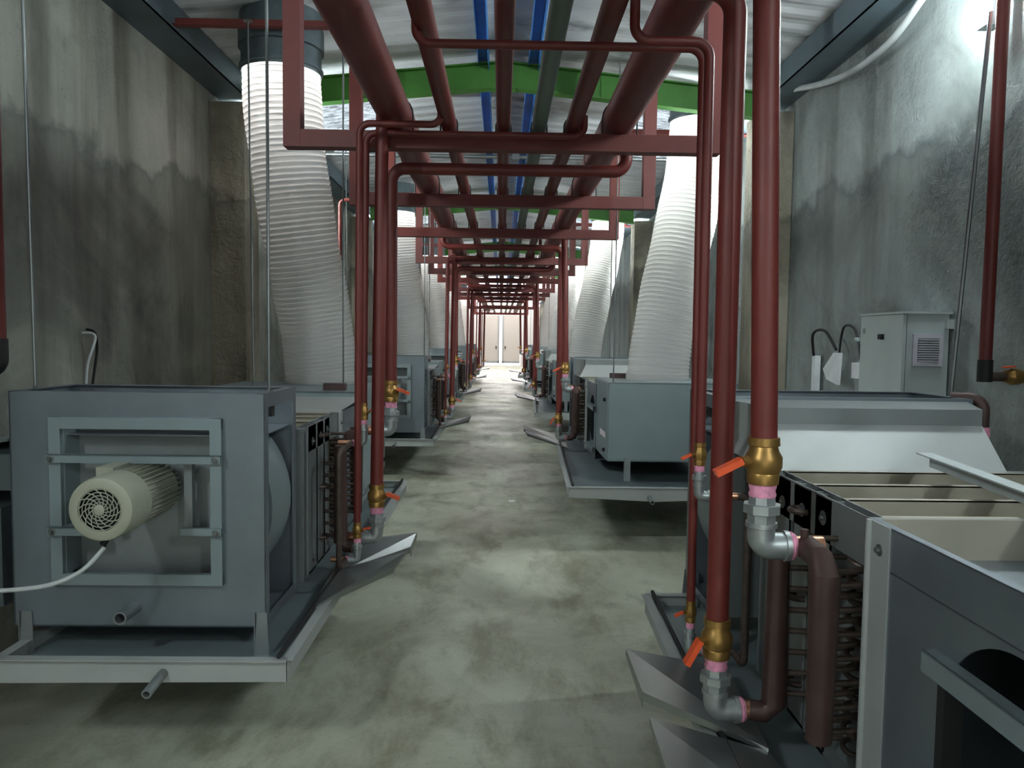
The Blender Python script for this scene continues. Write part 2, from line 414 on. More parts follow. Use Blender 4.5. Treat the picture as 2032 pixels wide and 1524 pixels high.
# ================================================================== overhead pipe runs
RUN0, RUN1 = -2.5, 31.5
def run(x, r, mat, label, z=None):
    z = 2.632 + r if z is None else z; m_ = MB().tube([(x, RUN0, z), (x, RUN1, z)], r, 28)
    o = m_.build('overhead_pipe', mat)
    y = RUN0 + 1.4
    k = 0
    while y < 18:
        MB().lathe((x, y - 0.012, z), (0, 1, 0), [(0, r), (0.004, r + 0.005), (0.02, r + 0.005), (0.024, r)], 24).build('weld_ring', mat, o); y += 2.93; k += 1
    tag(o, label, 'pipe', 'overhead pipe runs'); return o
run(-0.545, 0.085, 'red', 'thick red overhead pipe on the left of the rack')
run(-0.275, 0.040, 'red', 'thin red overhead pipe just right of the left thick pipe')
run(0.000, 0.035, 'red', 'thin red overhead pipe along the middle of the rack')
run(0.180, 0.037, 'greypipe', 'grey-green overhead pipe, the only one not red')
run(0.350, 0.040, 'red', 'thin red overhead pipe between the grey pipe and right thick pipe')
run(0.590, 0.085, 'red', 'thick red overhead pipe on the right of the rack')

# ================================================================== pipe drops with valves
def drop(red_pts, end, dirx, r, zv, ze, lever_dir, fill=0.09, tail=0.10, name='pipe_drop'):
    """red pipe along red_pts ending over (x,y) at zv; valve, union and elbow down to ze, copper tail along dirx"""
    x, y = end; R0 = empty(name, (x, y, 0)); L = lambda p: (p[0] - x, p[1] - y, p[2])
    pts = fillet([L(p) for p in red_pts] + [(0, 0, zv - 0.01)], fill, 8)
    MB().tube(pts, r, 22).build('red_pipe', 'red', R0)
    s = r / 0.0325; H = zv - ze; u = H / 0.28
    vb = MB().lathe((0, 0, zv), (0, 0, -1), [(0, r * 1.18), (0.02 * u, r * 1.22), (0.022 * u, r * 1.05), (0.035 * u, r * 1.15), (0.05 * u, r * 1.42), (0.075 * u, r * 1.42), (0.09 * u, r * 1.2), (0.093 * u, r * 1.25), (0.118 * u, r * 1.18)], 8 if r < 0.02 else 24)
    vb.tube([(0, 0, zv - 0.06 * u), (lever_dir[0] * r * 1.9, lever_dir[1] * r * 1.9, zv - 0.06 * u)], r * 0.42, 10)
    v = vb.build('valve', 'brass', R0)
    lx, ly = lever_dir[0] * r * 2.0, lever_dir[1] * r * 2.0
    lv = MB().plate([(lx, ly - r * .5, zv - 0.06 * u + r * .3), (lx, ly + r * .5, zv - 0.06 * u + r * .3), (lx + lever_dir[2] * r * 2, ly + r * .5, zv - 0.06 * u - r * 1.2 * lever_dir[3]), (lx + lever_dir[2] * r * 2, ly - r * .5, zv - 0.06 * u - r * 1.2 * lever_dir[3])], r * 0.5)
    lv.build('lever', 'lever', v)
    MB().lathe((0, 0, zv - 0.116 * u), (0, 0, -1), [(0, r * .98), (0.008 * u, r * 1.06), (0.02 * u, r * .96), (0.03 * u, r * 1.05), (0.036 * u, r)], 20).build('sealant_tape', 'tape', R0)
    MB().lathe((0, 0, zv - 0.148 * u), (0, 0, -1), [(0, r * 1.02), (0.022 * u, r * 1.08), (0.023 * u, r * 1.45), (0.045 * u, r * 1.45), (0.048 * u, r * 1.15), (0.072 * u, r * 1.1)], 8 if r > .02 else 16).build('union', 'malleable', R0, True, 20)
    MB().lathe((0, 0, zv - 0.22 * u), (0, 0, -1), [(0, r), (0.005 * u, r * 1.08), (0.012 * u, r), (0.016 * u, r * 1.05)], 20).build('sealant_tape', 'tape', R0)
    e = MB().tube(fillet([(0, 0, ze + 0.055 * u + 0.002), (0, 0, ze), (dirx * r * 1.9, 0, ze)], r * 1.5, 8), r * 1.05, 22)
    e.lathe((0, 0, ze + 0.05 * u), (0, 0, 1), [(0, r * 1.2), (0.012, r * 1.2)], 22).lathe((dirx * r * 1.75, 0, ze), (dirx, 0, 0), [(0, r * 1.2), (0.012, r * 1.2)], 22)
    e.build('elbow', 'malleable', R0)
    MB().lathe((dirx * (r * 1.75 + 0.012), 0, ze), (dirx, 0, 0), [(0, r * 1.05), (0.008, r * 1.12), (0.016, r)], 20).build('sealant_tape', 'tape', R0)
    MB().tube([(dirx * (r * 1.75 + 0.02), 0, ze), (dirx * (r * 1.75 + tail), 0, ze)], r * .82, 20).build('copper_stub', 'copper_bright', R0)
    return R0

LV = (-1, -0.3, -1, 0.6)
G = 'red pipe drops to the coils'
def dl(side, kind):
    return ['%s %s side, %s' % (kind, side, n_) for n_ in NTH]
bigA = 'thick red drop pipe with high brass valve above its elbow,'
series(drop([(-0.595, 3.8, 2.72)], (-0.62, 3.8), -1, 0.0325, 0.855, 0.58, (0.8, -0.5, 1, .4), 0.05), P, dl('left', 'thick straight red pipe drop, low valve,'), 'pipe', G)
series(drop([(0.655, 4.15, 2.72), (0.675, 4.15, 2.507), (-0.60, 4.15, 2.507)], (-0.60, 4.15), -1, 0.0325, 1.36, 1.085, (0.6, -0.8, 1, .4), 0.07), P, dl('left', 'thick crossing red pipe drop, high valve,')[:4], 'pipe', G)
series(drop([(-0.297, 3.65, 2.70), (-0.297, 3.65, 2.605), (-0.68, 3.65, 2.605)], (-0.69, 3.65), -1, 0.0165, 0.695, 0.51, (1, -0.3, 1, -.6), 0.05), P, dl('left', 'thin red pipe drop, low valve,'), 'pipe', G)
series(drop([(0.40, 3.80, 2.70), (0.40, 3.80, 2.60), (-0.675, 3.80, 2.60)], (-0.685, 3.80), -1, 0.0165, 1.266, 1.063, (1, -0.3, 1, -.3), 0.05), P, dl('left', 'thin crossing red pipe drop, high valve,')[:3], 'pipe', G)
series(drop([(0.635, 1.9, 2.72)], (0.665, 1.88), 1, 0.0325, 1.36, 1.083, LV, 0.05), P, dl('right', 'thick straight red pipe drop, high valve,'), 'pipe', G)
series(drop([(-0.615, 2.08, 2.72), (-0.615, 2.08, 2.545), (0.62, 2.08, 2.545)], (0.62, 2.08), 1, 0.031, 0.82, 0.555, (-1, -0.5, -.6, 1.6), 0.07), P, dl('right', 'thick crossing red pipe drop, low valve,')[:4], 'pipe', G)
series(drop([(0.42, 2.5, 2.72), (0.42, 2.5, 2.565), (0.665, 2.5, 2.565)], (0.67, 2.5), 1, 0.0165, 1.26, 1.08, LV, 0.05), P, dl('right', 'short thin red pipe drop, high valve,')[:3], 'pipe', G)
series(drop([(-0.30, 2.62, 2.72), (-0.30, 2.62, 2.59), (0.675, 2.62, 2.59)], (0.685, 2.62), 1, 0.0150, 0.68, 0.497, LV, 0.05), P, dl('right', 'long thin red pipe drop, low valve,')[:3], 'pipe', G)

# ================================================================== fan cabinet  (local: face at y=0 looking to -y, aisle side +x)
FW, FD, FZ0, FZ1 = 0.47, 0.42, 0.50, 1.38
def fan_cabinet(hood=False):
    R0 = empty('fan_cabinet')
    h = MB(); w_, d = FW, FD; th = 0.006
    # front panel with rectangular opening inside the channel frame
    ox0, ox1, oz0, oz1 = -0.29, 0.29, 0.69, 1.27
    h.box(-w_, ox0, 0, th, FZ0, FZ1).box(ox1, w_, 0, th, FZ0, FZ1).box(ox0, ox1, 0, th, FZ0, oz0).box(ox0, ox1, 0, th, oz1, FZ1)
    h.box(-w_, w_, d - th, d, FZ0, FZ1)                                  # back
    h.box(-w_, -w_ + th, 0, d, FZ0, FZ1)                                 # wall side
    h.box(-w_, w_, 0, d, FZ0, FZ0 + th)                                  # floor
    for (y0, y1) in ((0, 0.04), (d - 0.04, d)):                          # aisle side flanges
        h.box(w_ - th, w_, y0, y1, FZ0, FZ1)
    h.box(w_ - th, w_, 0, d, FZ1 - 0.05, FZ1).box(w_ - th, w_, 0, d, FZ0, FZ0 + 0.04)
    h.box(-w_, w_, 0, 0.03, FZ1, FZ1 + .003).box(-w_, w_, d - 0.03, d, FZ1, FZ1 + .003).box(-w_, -w_ + 0.03, 0, d, FZ1, FZ1 + .003).box(w_ - 0.03, w_, 0, d, FZ1, FZ1 + .003)
    h.box(-w_ + .02, w_ - .02, 0.02, d - 0.02, FZ1 - 0.16, FZ1 - 0.155)  # inner top sheet
    h.build('housing', 'steel', R0, False)
    f = MB(); a, c_, fw_ = 0.315, 0.022, 0.042
    f.box(-a, a, -c_, 0.002, 1.29 - fw_, 1.29).box(-a, a, -c_, 0.002, 0.665, 0.665 + fw_).box(-a, -a + fw_, -c_, 0.002, 0.665, 1.29).box(a - fw_, a, -c_, 0.002, 0.665, 1.29)
    f.box(-a + fw_, -a + fw_ + .004, 0, 0.10, 0.70, 1.25).box(a - fw_ - .004, a - fw_, 0, 0.10, 0.70, 1.25)
    f.build('channel_frame', 'steel_fine', R0, False)
    MB().box(-0.30, 0.30, 0.10, 0.104, 0.62, 1.30).build('inner_panel', 'casing', R0, False)
    MB().lathe((0.062, 0.11, 0.93), (0, 1, 0), [(0, 0.26), (0.0, 0.40), (0.26, 0.40), (0.26, 0.26)], 56, False).build('fan_scroll', 'steel_fine', R0)
    b1 = MB().box(-0.318, 0.318, -0.04, -0.022, 1.125, 1.155).box(-0.318, 0.318, -0.04, -0.01, 1.151, 1.155); b1.build('cross_bar', 'steel_fine', R0, False)
    b2 = MB().box(-0.318, -0.17, -0.04, -0.022, 0.855, 0.885).box(-0.318, -0.17, -0.04, 0.10, 0.881, 0.885); b2.build('cross_bar', 'steel_fine', R0, False)
    b3 = MB().box(0.17, 0.318, -0.04, -0.022, 0.855, 0.885).box(0.17, 0.318, -0.04, 0.10, 0.855, 0.859).box(0.27, 0.28, -0.02, 0.0, 0.885, 0.93); b3.build('cross_bar', 'steel_fine', R0, False)
    for sx in (-0.13, 0.16): MB().box(sx, sx + 0.03, 0.02, 0.05, 0.86, 1.125).build('mounting_strut', 'casing', R0, False)
    for x in (-0.30, 0.30):
        for z in (1.14, 0.87): MB().lathe((x, -0.04, z), (0, -1, 0), [(0, .014), (.002, .014), (.003, .008), (.012, .008)], 10).build('bolt', 'rod', R0)
    # motor
    mz, mx = 1.02, 0.03
    mt = MB().lathe((mx, -0.33, mz), (0, 1, 0), [(0.10, .094), (.11, .086), (.40, .086)], 36)
    for k in range(34):
        a_ = 2 * PI * k / 34; dx, dz = math.cos(a_), math.sin(a_)
        mt.beam((mx + dx * .094, -0.20, mz + dz * .094), (mx + dx * .094, 0.06, mz + dz * .094), 0.003, 0.020, (dx, 0, dz))
    mo = mt.build('motor', 'motor', R0)
    cw = MB().lathe((mx, -0.33, mz), (0, 1, 0), [(0.010, .070), (0.0, .072), (0.0, .094), (.006, .104), (.02, .108), (.14, .108)], 40, False).build('fan_cowl', 'motor', mo)
    g = MB()
    for rr in (.025, .036, .047, .058, .069): g.tube([(mx + rr * math.cos(2 * PI * k / 32), -0.328, mz + rr * math.sin(2 * PI * k / 32)) for k in range(33)], .0018, 5, False)
    for k in range(14):
        a_ = 2 * PI * k / 14; g.tube([(mx + (.018 + .055 * q) * math.cos(a_ + q * .9), -0.33, mz + (.018 + .055 * q) * math.sin(a_ + q * .9)) for q in (0, .33, .66, 1)], .002, 5, False)
    g.lathe((mx, -0.338, mz), (0, 1, 0), [(0, .010), (.004, .018), (.012, .018)], 16).build('grille', 'motor', mo)
    MB().lathe((mx, -0.30, mz), (0, 1, 0), [(0, .074), (.002, .074)], 28).build('fan_recess', 'black', mo)
    MB().box(mx - .10, mx - .04, -0.16, -0.02, mz + .05, mz + .11).build('terminal_box', 'motor', mo, False)
    gl = MB().tube([(mx - .02, -.24, mz - .112), (mx - .035, -.25, mz - .14)], .011, 10); gl.build('cable_gland', 'black', mo)
    # drain stub, feet, pads
    MB().lathe((-0.02, -0.115, 0.575), (0, 1, 0), [(0, .018), (0, .024), (.12, .024), (.12, .018)], 20, False).build('drain_stub', 'casing', R0)
    for sx in (-0.42, 0.455):
        ft = MB().plate([(sx - .028, -0.012, 0.40), (sx + .028, -0.012, 0.40), (sx + .018, -.006, 0.56), (sx - .018, -.006, 0.56)], .005)
        ft.box(sx - .028, sx - .024, -0.012, 0.05, 0.40, 0.56); ft.build('foot_bracket', 'casing', R0, False)
    for y in (0.03, 0.16): MB().box(w_ - .09, w_ - .03, y + 0.02, y + .06, FZ1 - .10, FZ1 - .05).build('rubber_pad', 'black', R0, False)
    return R0

def fan_back(R0):
    """hood on the rear of the cabinet (rear = local +y)"""
    y = FD
    h = MB().plate([(-0.31, y + .33, 1.368), (0.37, y + .33, 1.368), (0.37, y + .33, 1.31), (-0.31, y + .33, 1.31)], .004).plate([(-0.45, y, 1.372), (0.45, y, 1.372), (0.37, y + .33, 1.37), (-0.31, y + .33, 1.37)], .004)
    h.build('hood_flange', 'casing', R0, False)
    h2 = MB().plate([(-0.31, y + .33, 1.31), (0.37, y + .33, 1.31), (0.45, y + .56, 1.185), (-0.255, y + .56, 1.185)], -0.004)
    h2.plate([(0.37, y + .33, 1.37), (0.37, y + .33, 1.31), (0.45, y + .56, 1.185), (0.45, y, 1.185), (0.45, y, 1.37)], .004)
    h2.plate([(-0.31, y + .33, 1.37), (-0.31, y + .33, 1.31), (-0.255, y + .56, 1.185), (-0.31, y, 1.185), (-0.31, y, 1.37)], .004)
    h2.build('hood_panel', 'steel_light', R0, False)
    MB().box(-0.46, 0.46, y, y + 0.01, FZ0, 1.315).build('rear_panel', 'casing', R0, False)

fl = fan_cabinet(); fl.location = (-1.34, 2.80, 0)
series(fl, P, ['grey galvanised fan cabinet with cream motor on the left side, ' + n_ for n_ in NTH], 'fan cabinet', 'fan cabinets')
frr = fan_cabinet(); fan_back(frr); frr.rotation_euler = (0, 0, PI)
# turned round: the aisle side has to face -x
frr.location = (1.36, 3.37, 0); frr.scale = (1.08, 1, 1)
series(frr, P, ['grey galvanised fan cabinet with sloping hood panel on the right side, ' + n_ for n_ in NTH], 'fan cabinet', 'fan cabinets')

# ================================================================== cooling coil (local: y 0..0.65 away from the header end, aisle face at x=0 looking -x, body to +x)
def coil(reheat):
    R0 = empty('cooling_coil'); W = 0.95; z0, z1 = 0.50, 1.19
    c_ = MB()
    c_.box(0.035, 0.039, 0, 0.64, z0, z1)                        # recessed end plate
    for (y0, y1) in ((0.20, 0.30), (0.33, 0.45), (0.48, 0.62)):
        c_.box(0, 0.004, y0, y1, z0, z1 - 0.005).box(0, 0.035, y0, y0 + .004, z0, z1 - .005).box(0, 0.035, y1 - .004, y1, z0, z1 - .005)
    c_.box(0, 0.035, 0, 0.008, z0, z1).box(-0.004, W, 0.636, 0.64, z0, z1)
    c_.box(W - .004, W, 0, 0.64, z0, z1).box(0, W, 0, 0.64, z0, z0 + .01)
    c_.box(0.0, 0.003, 0.0, 0.64, z1 - 0.12, z1)
    c_.build('casing', 'casing', R0, False)
    tp = MB()
    for y in (0.0, 0.20, 0.40, 0.62):
        tp.box(0.035, W, y, y + 0.004, z1 - 0.16, z1).box(0.035, W, y, y + 0.022, z1 - 0.004, z1)
    tp.build('top_ribs', 'rib', R0, False)
    MB().box(0.04, W - .01, 0.03, 0.62, z0 + .02, z1 - 0.12).build('fin_block', 'fin', R0, False)
    # return bends
    k = 0
    for j in range(12):
        z = z0 + 0.07 + j * 0.048
        pts = [(0.06, 0.075, z)] + [(0.036 - 0.028 * math.sin(a), 0.10 - .025 * math.cos(a), z + .008 * (1 - math.cos(a))) for a in [PI * q / 8 for q in range(9)]] + [(0.06, 0.125, z + .016)]
        MB().tube(pts, 0.0075, 8).build('return_bend', 'coiltube', R0)
        MB().tube([(0.05, 0.16, z), (-0.065, 0.16, z), (-0.09, 0.31, z)][:2], 0.0075, 8).build('feed_tube', 'coiltube', R0)
    for j in range(3):
        z = z1 - 0.05 - j * .25
        pts = [(0.01, 0.36, z - .02)] + [(0.0 - 0.035 * math.sin(a), 0.385 - .03 * math.cos(a), z - .02) for a in [PI * q / 8 for q in range(9)]] + [(0.01, 0.415, z - .02)]
        MB().tube(pts, 0.009, 8).build('return_bend', 'coiltube', R0)
    for (y, z) in ((0.25, 1.13), (0.39, 1.12), (0.54, 1.11), (0.25, 0.56), (0.54, 0.56)):
        MB().lathe((0, y, z), (-1, 0, 0), [(0, .02), (.002, .02), (.003, .007), (.010, .006)], 14).build('washer_bolt', 'rod', R0)
    # headers
    h1 = MB().tube([(-0.09, 0.14, 1.083), (-0.10, 0.03, 1.083), (-0.10, 0.0, 1.055), (-0.10, 0.0, 0.65)], .030, 22, True, [.030, .031, .036, .030])
    h1.build('header', 'copper', R0)
    MB().tube([(-0.10, 0.125, 1.10), (-0.10, 0.125, 1.13)], .010, 10).build('vent_plug', 'copper', R0)
    h2 = MB().tube([(-0.15, 0.34, 0.555), (-0.115, 0.33, 0.555), (-0.085, 0.33, 0.58), (-0.085, 0.33, 1.06)], .029, 22, True, [.029, .030, .035, .029])
    h2.build('header', 'copper', R0)
    for j in range(14):
        z = 0.66 + j * .03
        MB().tube([(-0.10, 0.02, z), (0.04, 0.03 + .02 * (j % 2), z)], .008, 8).build('feed_tube', 'coiltube', R0)
        if j % 2 == 0: MB().tube([(-0.085, 0.33, z - .05), (0.04, 0.315, z - .05)], .009, 8).build('feed_tube', 'coiltube', R0)
    MB().tube(fillet(reheat, .03, 4), .0135, 12).build('reheat_pipe', 'coiltube', R0)
    MB().box(-0.0, 0.03, 0.66, 0.72, 0.5, 1.17).box(0.0, W, 0.64, 0.70, 0.5, 1.185).build('reheat_casing', 'casing', R0, False)
    return R0
cr = coil([(-0.13, 0.76, 1.08), (-0.03, 0.76, 1.08), (-0.03, 0.76, 0.497), (-0.03, 0.88, 0.497), (-0.12, 0.88, 0.497)]); cr.location = (0.87, 1.74, 0)
series(cr, P, ['cooling coil with brown copper headers on the right side, ' + n_ for n_ in NTH], 'cooling coil', 'cooling coils')
cl = coil([(-0.13, 0.25, 1.063), (-0.125, 0.25, 1.063), (-0.125, 0.56, 1.063), (-0.125, 0.56, 0.51), (-0.125, 0.40, 0.51)]); cl.rotation_euler = (0, 0, PI); cl.location = (-0.87, 4.05, 0)
series(cl, P, ['cooling coil with brown copper headers on the left side, ' + n_ for n_ in NTH], 'cooling coil', 'cooling coils')

# ================================================================== outlet section with round opening + plenum (local: y runs away from the coil, aisle face x=0)
def outlet(plen0, plen1, cover):
    R0 = empty('outlet_box'); W = 0.98; z0, z1 = 0.50, 1.19; L = 0.75
    p_ = MB(); p_.holed(0.012, L, z0, z1, 0.53, 0.865, 0.215, 0.0, 0.004, 48)       # built in XZ, turned below
    p_.map(lambda x, y, z: (y, -x, z))
    p_.box(W - .004, W, -L, 0, z0, z1).box(0, W, -L, 0, z0, z0 + .006).box(0.0, W, -0.006, 0, z0, z1).box(0.0, W, -L, -0.0, z1 - .10, z1 - .096)
    p_.box(0, 0.02, -L, 0, z1 - .003, z1)
    p_.build('side_panel', 'steel', R0, False)
    MB().box(0.01, W - .01, -0.012, -0.007, z1 - .19, z1).build('lit_face_sheet', 'rib', R0, False)  # added thin sheet, its beige puts the lit inner wall into colour
    if cover: MB().plate([(0.0, -.02, z1 + .002), (W, -.02, z1 + .002), (W, -L, z1 + .03), (0.0, -L, z1 + .03)], -.004).build('sloping_cover', 'steel_light', R0, False)
    cs = MB().box(-0.004, 0.0, -0.10, -0.012, z0, z1); cs.tube([(-0.004, -0.012, z0), (-0.004, -0.012, z1)], 0.009, 12); cs.build('corner_strip', 'steel_light', R0)
    for z in (1.13, 0.56): MB().lathe((-.004, -0.06, z), (-1, 0, 0), [(0, .014), (.002, .014), (.003, .007), (.010, .006)], 12).build('bolt', 'rod', R0)
    MB().lathe((0.30, -0.53, 0.80), (1, 0, 0), [(0, .19), (.004, .19)], 32).build('fan_wheel', 'black', R0)  # disc and hub are black to paint the shade inside the opening
    MB().lathe((0.27, -0.53, 0.80), (1, 0, 0), [(0, .05), (.02, .09)], 24).build('fan_hub', 'black', R0)
    for z in (0.975, 0.60): MB().box(-0.03, -0.026, -0.80, -0.29, z - .022, z + .022).box(-0.03, 0.0, -0.80, -0.29, z + .018, z + .022).build('cross_bar', 'steel_fine', R0, False)
    MB().box(-0.028, 0.01, -0.37, -0.345, 0.58, 0.955).build('upright_bar', 'black', R0, False)
    # plenum
    y0, y1 = -plen0, -plen1; zb, zt = 0.60, 1.25
    q = MB(); q.box(0.02, 1.08, y0, y1, zb, zb + .01).box(0.02, 1.08, y0, y1, zt - .01, zt).box(0.02, 1.08, y1, y1 + .01, zb, zt).box(0.02, 1.08, y0 - .01, y0, zb, zt).box(1.07, 1.08, y1, y0, zb, zt)
    q.build('plenum', 'steel_fine', R0, False)
    dr = MB().box(0.008, 0.022, y1 + .012, y0 - .004, zb + .006, zt - .006).build('access_door', 'steel_fine', R0, False)
    for z in (1.10, 0.68): MB().lathe((0.008, y1 + .12, z), (-1, 0, 0), [(0, .016), (.02, .014), (.022, .010)], 10).build('latch', 'black', dr)
    MB().box(0.006, 0.0085, y1 + .10, y1 + .42, .78, .83).build('sticker', 'sticker', dr, False)
    fb = MB().box(.155, .205, y1 - .012, y1 - .008, zb - .16, zb + .03).box(.155, .159, y1 - .012, y1 + .03, zb - .16, zb + .03).box(.201, .205, y1 - .012, y1 + .03, zb - .16, zb + .03); fb.build('foot_bracket', 'casing', R0, False)
    MB().box(0.13, 0.27, y0 - .16, y0 - .10, zt, zt + .045).build('top_bracket', 'copper', R0, False)
    return R0
orr = outlet(0.60, 1.46, False); orr.location = (0.87, 1.74, 0)
series(orr, P, ['grey outlet plenum box with round side opening on the right side, ' + n_ for n_ in NTH], 'air plenum', 'outlet plenums')
ol = outlet(0.72, 1.72, True); ol.rotation_euler = (0, 0, PI); ol.location = (-0.87, 4.05, 0)
series(ol, P, ['grey outlet plenum box on the left side, ' + n_ for n_ in NTH], 'air plenum', 'outlet plenums')

# ================================================================== drip trays hung under the units
def tray(xa0, xa1, xw, y0, y1, sx):
    """aisle edge runs from (xa0,y0) to (xa1,y1); wall edge at xw"""
    R0 = empty('drip_tray', ((xa0 + xw) / 2, y0, 0)); ox = (xa0 + xw) / 2; z0, z1 = 0.37, 0.45
    A, B, C, D = V(xa0 - ox, 0, 0), V(xa1 - ox, y1 - y0, 0), V(xw - ox, y1 - y0, 0), V(xw - ox, 0, 0)
    b_ = MB(); up_ = V(0, 0, 1)
    b_.add([A + up_ * .40, B + up_ * .40, C + up_ * .40, D + up_ * .40, A + up_ * .395, B + up_ * .395, C + up_ * .395, D + up_ * .395], [(0, 1, 2, 3), (7, 6, 5, 4)])
    b_.build('tray_floor', 'steel_fine', R0, False)
    r_ = MB(); zc, hh = (z0 + z1) / 2, z1 - z0
    for p, q in ((A, B), (B, C), (C, D)):
        r_.beam(p + up_ * zc, q + up_ * zc, 0.006, hh); r_.beam(p + up_ * (z1), q + up_ * (z1), 0.04, 0.004)
    mid = (A + D) / 2; dep = 0.03
    for dy in (0,):
        f_ = [A + up_ * z1, D + up_ * z1, D + up_ * z0, mid + up_ * (z0 - dep), A + up_ * z0]
        if sx < 0: f_ = [A + up_ * z1, D + up_ * z1, D + up_ * (z0 - .01), A + up_ * z0]
        r_.plate(f_ if sx > 0 else f_, 0.006)
    r_.beam(A + up_ * z1, D + up_ * z1, 0.04, 0.004)
    r_.build('rim', 'steel_light', R0, False)
    mx = mid + V(0.07 if sx < 0 else -.05, 0, 0)
    MB().lathe(mx + up_ * (0.40 if sx < 0 else 0.375) , (0, -1, -0.12), [(0, .017), (.13, .017), (.13, .011), (.0, .011)], 18, False).build('drain_stub', 'casing', R0)
    MB().tube([A + V(0, 0, z1 + .012) + V(sx * .03, 0, 0), B + V(0, 0, z1 + .012) + V(sx * .03, 0, 0)], .009, 8).build('edge_seal', 'black', R0)
    return R0
tl_ = tray(-0.745, -0.745, -1.76, 2.63, 6.0, -1)
series(tl_, P, ['shallow galvanised drip tray hung low on the left side, ' + n_ for n_ in NTH], 'drip tray', 'drip trays')
tr_ = tray(0.545, 0.67, 1.90, -0.05, 3.35, 1)
series(tr_, P, ['shallow galvanised drip tray hung low on the right side, ' + n_ for n_ in NTH], 'drip tray', 'drip trays')

# ================================================================== loose folded sheets lying on the tray edges
def sheet(tip_hi, tip_lo, in_lo, in_hi, label, drop_=0.05, extra=None):
    o = Vector(in_hi); P_ = [Vector(p) - o for p in (tip_hi, tip_lo, in_lo, in_hi)]
    m_ = MB().plate(P_, 0.003)
    m_.plate([P_[0], P_[1], P_[1] - V(0, 0, drop_), P_[0] - V(0, 0, drop_ * .5)], 0.003)
    m_.plate([P_[1], P_[2], P_[2] - V(0, 0, .012), P_[1] - V(0, 0, .03)], 0.003)
    ob = m_.build('folded_sheet', 'sheet', None, False); ob.location = o
    tag(ob, label, 'metal sheet', 'loose folded sheets on the drip trays'); return ob
def sheets(dy, dx, mir, la, lb):
    q = lambda p: (mir * (p[0]) + dx, p[1] + dy, p[2])
    sheet(q((.45, 2.56, .53)), q((.46, 2.30, .50)), q((.76, 2.03, .47)), q((.80, 2.55, .465)), la)
    sheet(q((.455, 2.16, .49)), q((.45, 1.75, .46)), q((.80, 1.55, .455)), q((.76, 2.03, .46)), lb)
sheets(0, 0, 1, 'wide folded steel sheet under the nearest right-hand coil, its point over the aisle', 'folded steel sheet at the bottom edge of the view, lowest on the right')
sheet((-.455, 4.17, .51), (-.475, 4.05, .46), (-.76, 3.60, .465), (-.80, 4.15, .47), 'upper folded steel sheet leaning out from the nearest left tray', .05)
sheet((-.47, 3.86, .495), (-.52, 3.72, .455), (-.78, 3.12, .46), (-.80, 3.60, .465), 'lower folded steel sheet leaning out from the nearest left tray', .02)
for k in range(1, 5):
    n_ = NTH[k]
    sheet((.30, 9.60 + P * (k - 1), .50), (.30, 9.3 + P * (k - 1), .48), (.70, 8.3 + P * (k - 1), .46), (.75, 8.75 + P * (k - 1), .46), 'upper folded steel sheet on the right tray ' + n_, .03)
    sheet((.31, 9.1 + P * (k - 1), .49), (.33, 8.95 + P * (k - 1), .47), (.72, 7.9 + P * (k - 1), .455), (.72, 8.28 + P * (k - 1), .46), 'lower folded steel sheet on the right tray ' + n_, .03)
    sheet((-.40, 10.35 + P * (k - 1), .53), (-.42, 10.15 + P * (k - 1), .49), (-.76, 9.45 + P * (k - 1), .46), (-.80, 10.0 + P * (k - 1), .47), 'folded steel sheet on the left tray ' + n_, .04)

# ================================================================== ribbed hoses
def bez(p0, p1, p2, p3, t_): return p0 * (1 - t_) ** 3 + p1 * 3 * t_ * (1 - t_) ** 2 + p2 * 3 * t_ * t_ * (1 - t_) + p3 * t_ ** 3
def hose(bot, top, side, pull_b=0.55, pull_t=0.75):
    R0 = empty('ribbed_hose', bot); b_ = V(0, 0, 0); t_ = Vector(top) - Vector(bot)
    N = 62; pts = []; rad = []; rr = 0.265; sub = 6
    for i in range(N * sub + 1):
        f = i / (N * sub); pts.append(bez(b_, b_ + V(side * .03, 0, pull_b), t_ - V(0, 0, pull_t), t_, f))
        ph = (i % sub) / sub; rad.append(rr + (-0.0075 if i % sub == 0 else (0.0 if i % sub in (1, 5) else 0.0025)) + 0.004 * math.sin(f * 23))
    MB().tube(pts, rr, 56, False, rad).build('hose', 'hose', R0, True, 80)
    sp = MB().lathe((0, 0, -0.02), (0, 0, 1), [(0, .272), (.03, .272), (.035, .280), (.045, .280), (.05, .272), (.075, .278), (.09, .27)], 48, False)
    sp.build('bottom_collar', 'hose', R0)
    cl_ = MB().lathe(t_ - V(0, 0, .03), (0, 0, 1), [(0, .272), (.02, .275), (.025, .285), (.04, .285), (.045, .272), (.16, .272), (.165, .29), (.30, .29), (.34, .28), (3.86 - top[2], .28)], 48, False)
    cl_.build('roof_collar', 'collar', R0)
    return R0
def duct_light(x, y, z):
    l = bpy.data.lights.new('hose_daylight', 'AREA'); l.shape = 'DISK'; l.size = 0.40; l.energy = DUCTLIGHT; l.color = (1.0, 0.96, 0.94)
    o = bpy.data.objects.new('hose_daylight', l); COL.objects.link(o); o.location = (x, y, z)
hl = hose((-1.34, 5.72, 1.25), (-1.56, 5.45, 3.45), -1)
series(hl, P, ['translucent ribbed air hose up to the roof on the left, ' + n_ for n_ in NTH], 'air hose', 'ribbed air hoses')
hr = hose((1.40, 6.72, 1.25), (1.78, 6.95, 3.60), 1, .75, .7)
series(hr, P, ['translucent ribbed air hose up to the roof on the right, ' + n_ for n_ in NTH[:4]], 'air hose', 'ribbed air hoses')
for k in range(5):
    duct_light(-1.56, 5.45 + P * k, 3.56)
    if k < 4: duct_light(1.78, 6.95 + P * k, 3.66)

